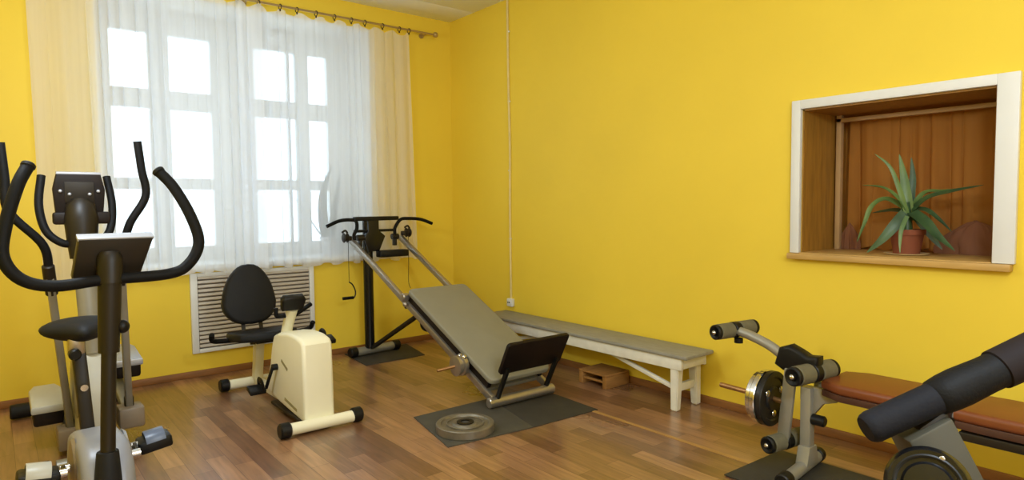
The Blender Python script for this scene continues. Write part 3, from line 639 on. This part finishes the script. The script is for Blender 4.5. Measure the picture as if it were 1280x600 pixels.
# ------------------------------------------------------------------ elliptical trainer by the window wall
EX = -3.20
t = thing('elliptical_trainer', (EX, -1.1, 0), 'grey elliptical trainer with tall black swing arms beside the sheer curtain', 'exercise machine')
MB().bar((EX, -1.62, 0.075), (EX, -0.33, 0.075), 0.08, 0.06, bev=0.008).build('base_rail', 'grey_metal', t)
for y, hw in ((-1.56, 0.20), (-0.33, 0.32)):
    ex = EX if y > -1 else EX - 0.045
    MB().cyl((ex - hw + .08, y, 0.05), (ex + hw - .08, y, 0.05), 0.036, seg=18).build('stabilizer', 'grey_metal', t)
    for s in (-1, 1): MB().cyl((ex + s * (hw - .11 if hw > .3 else hw - .06), y, 0.0475), (ex + s * hw, y, 0.0475), 0.0455, seg=18, bev=0.008).build('end_cap', 'charcoal', t)
out = [(-1.66, 0.10), (-1.70, 0.30), (-1.66, 0.55), (-1.58, 0.66), (-1.46, 0.70), (-1.34, 0.66), (-1.20, 0.55), (-1.05, 0.42), (-0.98, 0.28), (-1.02, 0.12)]
MB().prism(out, (EX - 0.005, 0, 0), (0, 1, 0), (0, 0, 1), 0.11, bev=0.03, seg=4).build('housing', 'pale_shell', t)
MB().lathe((EX - 0.058, -1.38, 0.40), (-1, 0, 0), [(0, 0), (0.17, 0), (0.17, 0.005), (0.15, 0.009), (0, 0.009)], 30).build('side_disc', 'grey_metal', t)
MB().tube([(EX, -1.60, 0.60), (EX - 0.01, -1.60, 0.85), (EX - 0.02, -1.59, 1.12)], 0.046, 18, n=3).build('post', 'grey_metal', t)
MB().lathe((EX - 0.02, -1.595, 1.06), (0, 0.06, 1), [(0, 0), (0.055, 0), (0.065, 0.10), (0.072, 0.19), (0.06, 0.26), (0.03, 0.29), (0, 0.29)], 24).build('console_neck', 'dark_metal', t)
c_ = MB().prism([(-.096, -.085), (.096, -.085), (.106, .05), (.088, .13), (-.088, .13), (-.106, .05)], (EX - 0.022, -1.55, 1.345), (1, 0, 0), (0, -0.10, 1), 0.05, bev=0.008).build('console', 'board_black', t)
MB().prism([(-.092, -.005), (.092, -.005), (.089, .006), (-.089, .006)], (EX - 0.022, -1.561, 1.472), (1, 0, 0), (0, -0.10, 1), 0.055, bev=0.003).build('silver_edge', 'silver', c_)
MB().prism([(-.06, -.05), (.06, -.05), (.06, .05), (-.06, .05)], (EX - 0.022, -1.581, 1.38), (1, 0, 0), (0, -0.10, 1), 0.006, bev=0.002).build('back_plate', 'dark_metal', c_)
for dx, dz in ((-.085, .41), (.085, .41), (-.045, .395), (.045, .395)): MB().ball((EX - 0.022 + dx * .9, -1.582, 0.975 + dz), 0.008).build('screw', 'silver', c_)
MB().box((EX - 0.015, -1.56, 1.255), (0.235, 0.06, 0.06), bev=0.012).build('console_shelf', 'board_black', t)
for s in (-1, 1):
    k = 0.86 if s < 0 else 0.72
    MB().tube([(EX - 0.02 + s * 0.03, -1.59, 1.13), (EX - 0.02 + s * 0.10 * k, -1.60, 1.14), (EX - 0.02 + s * 0.165 * k, -1.58, 1.20), (EX - 0.02 + s * 0.188 * k, -1.54, 1.32), (EX - 0.02 + s * 0.168 * k, -1.50, 1.46)], 0.018, 12).build('fixed_handle', 'black_foam', t)
def swing(s, top, bend1, bend2, joint, foot):
    up = MB().tube([top, (top[0] + (bend1[0] - top[0]) * .5, (top[1] + bend1[1]) / 2, (top[2] + bend1[2]) / 2), bend1, bend2, joint], 0.019, 14, n=8).build('swing_arm', 'black_foam', t)
    j = Vector(joint); ft = Vector(foot); d = (ft - j).normalized()
    MB().cyl(j - d * 0.06, j + d * 0.10, 0.026, seg=16, bev=0.005).build('sleeve', 'dark_metal', up)
    lo = MB().bar(j, ft, 0.034, 0.05, hint=(0, 1, 0), bev=0.008).build('lower_arm', 'grey_metal', t)
    MB().box(ft + V(0, 0, 0.02), (0.045, 0.05, 0.08), bev=0.012).build('pivot', 'black', lo)
swing(-1, (-3.515, -1.62, 1.60), (-3.495, -1.62, 1.29), (-3.375, -1.60, 1.13), (-3.355, -1.56, 0.98), (-3.275, -1.20, 0.115))
swing(1, (-2.972, -1.60, 1.635), (-2.945, -1.60, 1.36), (-3.025, -1.60, 1.21), (-3.06, -1.56, 1.02), (-3.005, -1.22, 0.20))
MB().cyl((EX - 0.16, -1.57, 0.93), (EX + 0.15, -1.57, 0.93), 0.022, seg=14).build('pivot_axle', 'dark_metal', t)
for x, y0, z0, y1, z1 in ((-3.275, -1.20, 0.085, -0.62, 0.16), (-3.0, -1.22, 0.145, -0.60, 0.27)):
    rl = MB().bar((x, y0, z0), (x, y1, z1), 0.06, 0.05, bev=0.008).build('pedal_rail', 'grey_metal', t)
    MB().box((x, y0, z0 + 0.0), (0.125, 0.14, 0.115), bev=0.014).build('joint_cover', 'taupe', rl)
for x, y, z, m_ in ((-3.365, -1.0, 0.205, 'pale_shell'), (-2.955, -0.74, 0.335, 'silver')):
    ft = MB().box((x, y, z), (0.135, 0.30, 0.085), rot=(0.12, 0, 0), bev=0.016).build('foot_plate', 'board_black', t)
    MB().prism([(-.075, -.17), (.075, -.17), (.075, .10), (.05, .17), (-.05, .17), (-.075, .10)], (x, y - 0.005, z + 0.058), (1, 0, 0), (0, 1, 0.12), 0.045, bev=0.012).build('tread', m_, ft)
    xr = -3.275 if x < -3.2 else -3.0
    MB().bar((xr, y, z - 0.03), (x, y, z - 0.03), 0.05, 0.03).build('foot_bracket', 'dark_metal', t)
MB().bar((-3.275, -0.62, 0.16), (-3.275, -0.5, 0.12), 0.03, 0.04).bar((-3.0, -0.60, 0.27), (-3.0, -0.5, 0.16), 0.03, 0.04).cyl((-3.29, -0.5, 0.14), (-2.985, -0.5, 0.14), 0.03, seg=16).bar((EX, -0.5, 0.09), (EX, -0.5, 0.17), 0.06, 0.06).build('rear_crank', 'dark_metal', t)

# ------------------------------------------------------------------ upright exercise bike, front towards the room
UX = -3.255
t = thing('upright_bike', (UX, -2.35, 0), 'dark upright exercise bike with wide looped handlebar in front of the elliptical trainer', 'exercise bike')
for y, hw in ((-2.70, 0.24), (-1.97, 0.13)):
    MB().cyl((UX - hw + .05, y, 0.045), (UX + hw - .05, y, 0.045), 0.035, seg=18).build('stabilizer', 'silver', t)
    for s in (-1, 1): MB().cyl((UX - 0.01 + s * (hw - 0.065), y, 0.0455), (UX - 0.01 + s * hw, y, 0.0455), 0.044, seg=18, bev=0.008).build('end_cap', 'black', t)
out = [(-2.64, 0.07), (-2.66, 0.25), (-2.60, 0.38), (-2.50, 0.43), (-2.35, 0.42), (-2.20, 0.40), (-2.06, 0.36), (-1.97, 0.26), (-1.95, 0.14), (-2.0, 0.07)]
MB().prism(out, (UX - 0.01, 0, 0), (0, 1, 0), (0, 0, 1), 0.17, bev=0.04, seg=4).build('housing', 'housing_grey', t)
MB().lathe((UX - 0.09, -2.34, 0.30), (-1, 0, 0), [(0, 0), (0.11, 0), (0.10, 0.012), (0.07, 0.018), (0, 0.02)], 30).build('side_cover', 'taupe', t)
MB().lathe((UX + 0.07, -2.34, 0.30), (1, 0, 0), [(0, 0), (0.11, 0), (0.10, 0.012), (0.07, 0.018), (0, 0.02)], 30).build('side_cover', 'silver', t)
MB().lathe((-3.277, -2.63, 0.09), (0.025, 0.03, 1), [(0, 0), (0.060, 0), (0.048, 0.18), (0.036, 0.33), (0.034, 0.335), (0, 0.335)], 24).build('post_boot', 'charcoal', t)
MB().tube([(-3.270, -2.622, 0.36), (-3.262, -2.61, 0.52), (-3.247, -2.60, 0.82)], 0.0245, 20, n=4).build('post', 'dark_metal', t)
MB().tube([(-3.249, -2.602, 0.78), (-3.242, -2.60, 0.92), (-3.233, -2.60, 1.10)], lambda s: 0.034 + 0.005 * s, 20, n=4).build('upper_post', 'dark_metal', t)
MB().ball((-3.204, -2.60, 0.868), 0.025).cyl((-3.245, -2.60, 0.868), (-3.21, -2.60, 0.868), 0.012, seg=10).build('height_knob', 'black', t)
HB = [(-3.450, -2.48, 1.455), (-3.485, -2.52, 1.38), (-3.525, -2.57, 1.24), (-3.535, -2.60, 1.14), (-3.49, -2.61, 1.065), (-3.40, -2.61, 1.035), (UX, -2.61, 1.045), (-3.05, -2.61, 1.05), (-2.975, -2.61, 1.085), (-2.935, -2.60, 1.165), (-2.955, -2.57, 1.27), (-3.0, -2.52, 1.38), (-3.045, -2.48, 1.445)]
MB().tube(HB, 0.0205, 14).build('handlebar', 'black_foam', t)
for a, b in ((HB[1], HB[0]), (HB[-2], HB[-1])):
    a, b = Vector(a), Vector(b); d = (b - a).normalized(); MB().cyl(b - d * 0.012, b + d * 0.006, 0.023, seg=14, bev=0.004).build('bar_end', 'black', t)
c_ = MB().prism([(-.127, -.075), (.086, -.075), (.128, .070), (-.105, .070)], (UX + 0.035, -2.57, 1.13), (1, 0, 0), (0, -0.30, 1), 0.05, bev=0.008).build('console', 'dark_metal', t)
MB().prism([(-.108, .064), (.129, .064), (.130, .076), (-.108, .076)], (UX + 0.035, -2.563, 1.13), (1, 0, 0), (0, -0.30, 1), 0.054, bev=0.003).build('silver_edge', 'silver', c_)
MB().prism([(-.085, -.04), (.085, -.04), (.085, .045), (-.085, .045)], (UX + 0.035, -2.545, 1.13), (1, 0, 0), (0, -0.30, 1), 0.010).build('screen', 'screen', c_)
MB().lathe((-3.236, -2.605, 1.03), (0.03, 0.1, 1), [(0, 0), (0.041, 0), (0.042, 0.07), (0.040, 0.10), (0.03, 0.115), (0, 0.118)], 20).build('bar_clamp', 'dark_metal', t)
# seat post, saddle, clamp
MB().bar((UX - 0.025, -2.14, 0.32), (UX - 0.045, -2.07, 0.75), 0.05, 0.06, hint=(0, 1, 0), bev=0.01).build('seat_post', 'dark_metal', t)
MB().box((UX - 0.05, -2.085, 0.735), (0.06, 0.08, 0.09), bev=0.014).build('saddle_clamp', 'steel', t)
f = MB().cyl((UX - 0.03, -2.09, 0.56), (UX - 0.035, -2.165, 0.56), 0.014, seg=12)
f.build('bolt', 'chrome', t)
MB().cyl((UX - 0.06, -2.10, 0.70), (UX - 0.06, -2.16, 0.70), 0.023, seg=16, bev=0.006).build('saddle_knob', 'black', t)
b = bmesh.new(); bmesh.ops.create_uvsphere(b, u_segments=28, v_segments=16, radius=1.0)
for v in b.verts:
    u = v.co.y                                   # -1 is the nose (towards the handlebar)
    wd = 0.045 + 0.095 * (1 / (1 + math.exp(-4.5 * (u + 0.05))))
    v.co = Vector((v.co.x * wd * 1.25, v.co.y * 0.135, (v.co.z * 0.050 if v.co.z > 0 else v.co.z * 0.046) + 0.012 * max(0, u)))
m = MB(); m._merge(b, Matrix.Translation((UX - 0.025, -2.06, 0.787))); m.build('saddle', 'charcoal', t, ang=180)
# cranks and pedals
MB().cyl((UX - 0.14, -2.34, 0.30), (UX + 0.13, -2.34, 0.30), 0.018, seg=14).build('axle', 'chrome', t)
for s, d in ((-1, V(0, -0.13, 0.03)), (1, V(0, 0.13, -0.01))):
    a = V(UX - 0.005 + s * 0.125, -2.34, 0.30); bb = a + d + V(s * 0.008, 0, 0)
    cr = MB().bar(a, bb, 0.016, 0.03, hint=(0, 0, 1), bev=0.004).build('crank', 'black', t)
    MB().cyl(bb - V(s * 0.012, 0, 0), bb + V(s * 0.02, 0, 0), 0.016, seg=14).build('pedal_axle', 'chrome', cr)
    pe = MB().box(bb + V(s * 0.075, 0, 0.0), (0.128, 0.11, 0.054), rot=(0.0, -0.14 * s, 0), bev=0.012).build('pedal', 'black', cr)
    arch = [(0.056 * math.cos(a), -0.004 + 0.040 * math.sin(a)) for a in [PI * k / 10 for k in range(11)]]
    arch += [(0.050 * math.cos(a), -0.004 + 0.034 * math.sin(a)) for a in [PI * k / 10 for k in range(10, -1, -1)]]
    MB().prism(arch, bb + V(s * 0.075, 0, 0.012 + 0.008), (0, 1, 0), (-0.14 * s, 0, 1), 0.075, bev=0.001).build('strap', 'pale_shell' if s < 0 else mat('blue_grey_strap', (96, 106, 128), 0.35), pe)

# ------------------------------------------------------------------ weight bench with leg developer, by the right wall
t = thing('weight_bench', (-0.5, -4.3, 0.0085), 'weight bench with orange-brown pads and leg rollers along the right wall', 'weight bench')
bz = 0.0085
MB().bar((-0.575, -3.86, bz + 0.02), (-0.575, -3.86, 0.42), 0.05, 0.05, hint=(0, 1, 0), bev=0.006).build('front_post', 'grey_metal', t)
MB().cyl((-0.80, -3.88, bz + 0.032), (-0.43, -3.84, bz + 0.032), 0.03, seg=16).build('front_foot', 'grey_metal', t)
for a, b in (((-0.86, -3.886, bz + .035), (-0.79, -3.879, bz + .035)), ((-0.44, -3.841, bz + .035), (-0.395, -3.836, bz + .035))):
    MB().cyl(a, b, 0.035, seg=16, bev=0.006).build('end_cap', 'black', t)
MB().prism([(-.06, -.03), (.06, -.03), (.035, .06), (-.035, .06)], (-0.575, -3.862, bz + 0.07), (1, 0, 0), (0, 0, 1), 0.06, bev=0.006).build('foot_bracket', 'grey_metal', t)
MB().tube([(-0.50, -3.86, 0.415), (-0.48, -4.1, 0.405), (-0.47, -5.2, 0.38)], 0.024, 12, n=3).build('main_beam', 'grey_metal', t)
MB().prism([(-.11, .02), (.06, .02), (.06, -.03), (.0, -.05), (-.05, -.12), (-.075, -.12), (-.11, -.05)], (-0.555, -3.93, 0.40), (0, -1, 0), (0, 0, 1), 0.03, bev=0.004).build('gusset', 'grey_metal', t)
MB().bar((-0.5, -5.2, bz + 0.03), (-0.47, -5.2, 0.40), 0.05, 0.05, hint=(0, 1, 0), bev=0.006).build('rear_post', 'grey_metal', t)
MB().cyl((-0.75, -5.2, bz + 0.032), (-0.25, -5.2, bz + 0.032), 0.03, seg=16).build('rear_foot', 'grey_metal', t)
MB().cyl((-0.575, -3.88, 0.27), (-0.575, -3.945, 0.27), 0.026, seg=14, bev=0.006).build('post_knob', 'black', t)
# pads: vinyl top with a plywood board beneath
def pad(y0, y1, x0, x1, z, taper):
    o_ = [(x0 + taper, y1), (x1 - taper, y1), (x1, y1 - 0.10), (x1, y0), (x0, y0), (x0, y1 - 0.10)]
    cx, cy = (x0 + x1) / 2, (y0 + y1) / 2
    pb = MB().prism([(a - cx, b - cy) for a, b in o_], (cx, cy, z + 0.032), (1, 0, 0), (0, 1, 0), 0.048, bev=0.018, seg=4).build('pad', 'brown_vinyl', t)
    MB().prism([((a - cx) * .98, (b - cy) * .99) for a, b in o_], (cx, cy, z - 0.006), (1, 0, 0), (0, 1, 0), 0.030, bev=0.002).build('pad_board', 'plywood', pb)
pad(-4.43, -3.93, -0.64, -0.30, 0.418, 0.05)
pad(-5.35, -4.47, -0.64, -0.30, 0.418, 0.01)
MB().span((-0.57, -4.75, 0.380), (-0.37, -4.35, 0.400), bev=0.004).span((-0.635, -5.1, 0.355), (-0.34, -4.49, 0.389), bev=0.004).build('pad_bracket', 'dark_metal', t)
# leg developer: upper arm, pivot cover, lower arm, rollers
def roller(c, ax, L, r, mt='foam_grey', par=None):
    c = Vector(c); d = Vector(ax).normalized(); h = L / 2
    o_ = MB()
    for s in (-1, 1): o_.cyl(c + d * s * 0.022, c + d * s * h, r, seg=22, bev=0.010)
    o_ = o_.build('roller', mt, par or t)
    for s in (-1, 1):
        e = MB().lathe(c + d * s * (h - 0.004), d * s, [(0, 0), (r * 0.97, 0), (r * 0.97, 0.014), (r * 0.80, 0.02), (r * 0.4, 0.012), (r * 0.36, 0.024), (0, 0.026)], 22).build('end_cap', 'black', o_)
        MB().ball(c + d * s * (h + 0.016), r * 0.30).build('bolt', 'chrome', o_)
    MB().cyl(c - d * 0.022, c + d * 0.022, r * 1.03, seg=22, bev=0.004).build('collar', 'black', o_)
AXR = V(1, -0.16, 0.0)
roller((-0.58, -3.475, 0.640), AXR, 0.27, 0.040)
roller((-0.60, -3.895, 0.500), AXR, 0.27, 0.046)
roller((-0.60, -3.765, 0.140), AXR, 0.24, 0.042)
ua = MB().tube([(-0.585, -3.475, 0.640), (-0.585, -3.57, 0.622), (-0.585, -3.68, 0.585), (-0.585, -3.76, 0.535)], 0.024, 16, n=4).build('upper_arm', 'grey_metal', t)
MB().cyl((-0.585, -3.50, 0.60), (-0.585, -3.50, 0.575), 0.022, seg=14).build('lock_knob', 'black', ua)
MB().prism([(-.075, -.035), (-.05, .05), (.0, .07), (.05, .05), (.09, .03), (.14, .035), (.14, -.02), (.10, -.045), (.02, -.05), (-.03, -.06)], (-0.585, -3.785, 0.545), (0, -1, 0), (0, 0, 1), 0.075, bev=0.018, seg=3).build('pivot_cover', 'black', t)
MB().bar((-0.62, -3.80, 0.50), (-0.62, -3.765, 0.14), 0.024, 0.06, hint=(0, 1, 0), bev=0.006).build('lower_arm', 'grey_metal', t)
MB().cyl((-0.62, -3.76, 0.335), (-0.62, -3.42, 0.345), 0.013, seg=14).build('weight_peg', 'rust_steel', t)
for i, (y, T, R, m_, lb) in enumerate(((-3.718, 0.03, 0.135, 'iron_black', 'black weight plate on the leg developer peg, next to the lever arm'), (-3.684, 0.027, 0.136, 'chrome', 'shiny chrome weight plate in the middle of the leg developer peg'),
                                       (-3.655, 0.025, 0.124, 'chrome', 'smaller chrome weight plate outermost on the leg developer peg'))):
    p = thing('weight_plate', (-0.62, y, 0.34), lb, 'weight plate', 'plates on the leg developer peg')
    yy = y
    MB().lathe((-0.62, yy + T, 0.337), (0, -1, 0), [(r_, h_) for r_, h_ in plate_profile(R, T, 0.017)], 40, ring=True).build('disc', m_, p)
    if i == 0:
        for k in range(3):
            a = 0.5 + k * 2 * PI / 3; MB().ball((-0.62 + 0.072 * math.cos(a), yy, 0.337 + 0.072 * math.sin(a)), 0.017, 1, 0.35, 1).build('boss', 'chrome', p)

# ------------------------------------------------------------------ machine close to the camera: foam lever on a grey column
def cf(px, py, d): return CAM + (FWD + RGT * ((px - 640) / FPX) - UPV * ((py - 300) / FPX)) * d
d0 = 1.32
A = cf(1082, 537, d0); B = cf(1400, 392, d0)
ux = (B - A).normalized()
base = Vector((A.x + 0.3, A.y - 0.25, 0))
t = thing('lever_machine', base, 'grey column machine with a thick black padded lever in front of the weight bench', 'exercise machine')
le = (B - A).length
MB().lathe(A, ux, [(0, 0), (0.026, 0), (0.030, 0.006), (0.0325, 0.016), (0.0325, 0.20), (0, 0.20)], 28).build('foam_tube', mat('dark_grey_foam', (27, 27, 32), 0.7, var=0.12, bump=0.2, bscale=150, spec=0.15), t)
sl = MB().lathe(A + ux * 0.152, ux, [(0, 0), (0.030, 0), (0.036, 0.006), (0.039, 0.03), (0.040, 0.06), (0.037, 0.12), (0.036, le - 0.16), (0, le - 0.15)], 28)
sl.build('padded_sleeve', 'black_foam', t)
MB().lathe(A + ux * 0.295, ux, [(0.034, 0), (0.041, 0.003), (0.043, 0.09), (0.044, 0.20), (0.034, 0.20)], 28, ring=True).build('sleeve_cuff', mat('dark_brown_cuff', (32, 25, 25), 0.7, spec=0.15), t)
# column: slanting box beam from the lever to a base on the floor
top = cf(1148, 530, d0 + 0.01); low = cf(1392, 890, d0 + 0.03)
bd = (low - top).normalized()
hint = FWD.cross(bd)
MB().bar(top, V(low.x, low.y, 0.05), 0.078, 0.10, hint=hint, bev=0.006).build('column', 'column_grey', t)
MB().bar(top - bd * 0.01 + ux * 0.02, top + bd * 0.05 + ux * 0.02, 0.05, 0.07, hint=hint, bev=0.01).build('lever_mount', 'dark_metal', t)
wc = cf(1160, 608, d0 - 0.09)
wa = (CAM - wc).normalized()
wh = MB().lathe(wc, wa, [(0, -0.03), (0.055, -0.03), (0.070, -0.022), (0.074, -0.008), (0.074, 0.010), (0.066, 0.022), (0.045, 0.018), (0.040, 0.026), (0.02, 0.028), (0, 0.03)], 36).build('adjusting_wheel', 'black_metal', t)
MB().torus(wc + wa * 0.016, wa, 0.056, 0.006, 36, 8).build('rim', 'black', wh)
MB().ball(cf(1178, 573, d0 - 0.10), 0.008).build('bolt', 'steel', t)
MB().cyl(wc - wa * 0.08, wc, 0.018, seg=14).build('spindle', 'steel', t)
lo = V(low.x, low.y, 0)
MB().box((lo.x, lo.y, 0.035), (0.60, 0.09, 0.07), rot=(0, 0, -0.65), bev=0.01).build('base_foot', 'grey_metal', t)
MB().box((lo.x - 0.12, lo.y - 0.15, 0.035), (0.08, 0.60, 0.07), rot=(0, 0, -0.65), bev=0.01).build('base_beam', 'grey_metal', t)
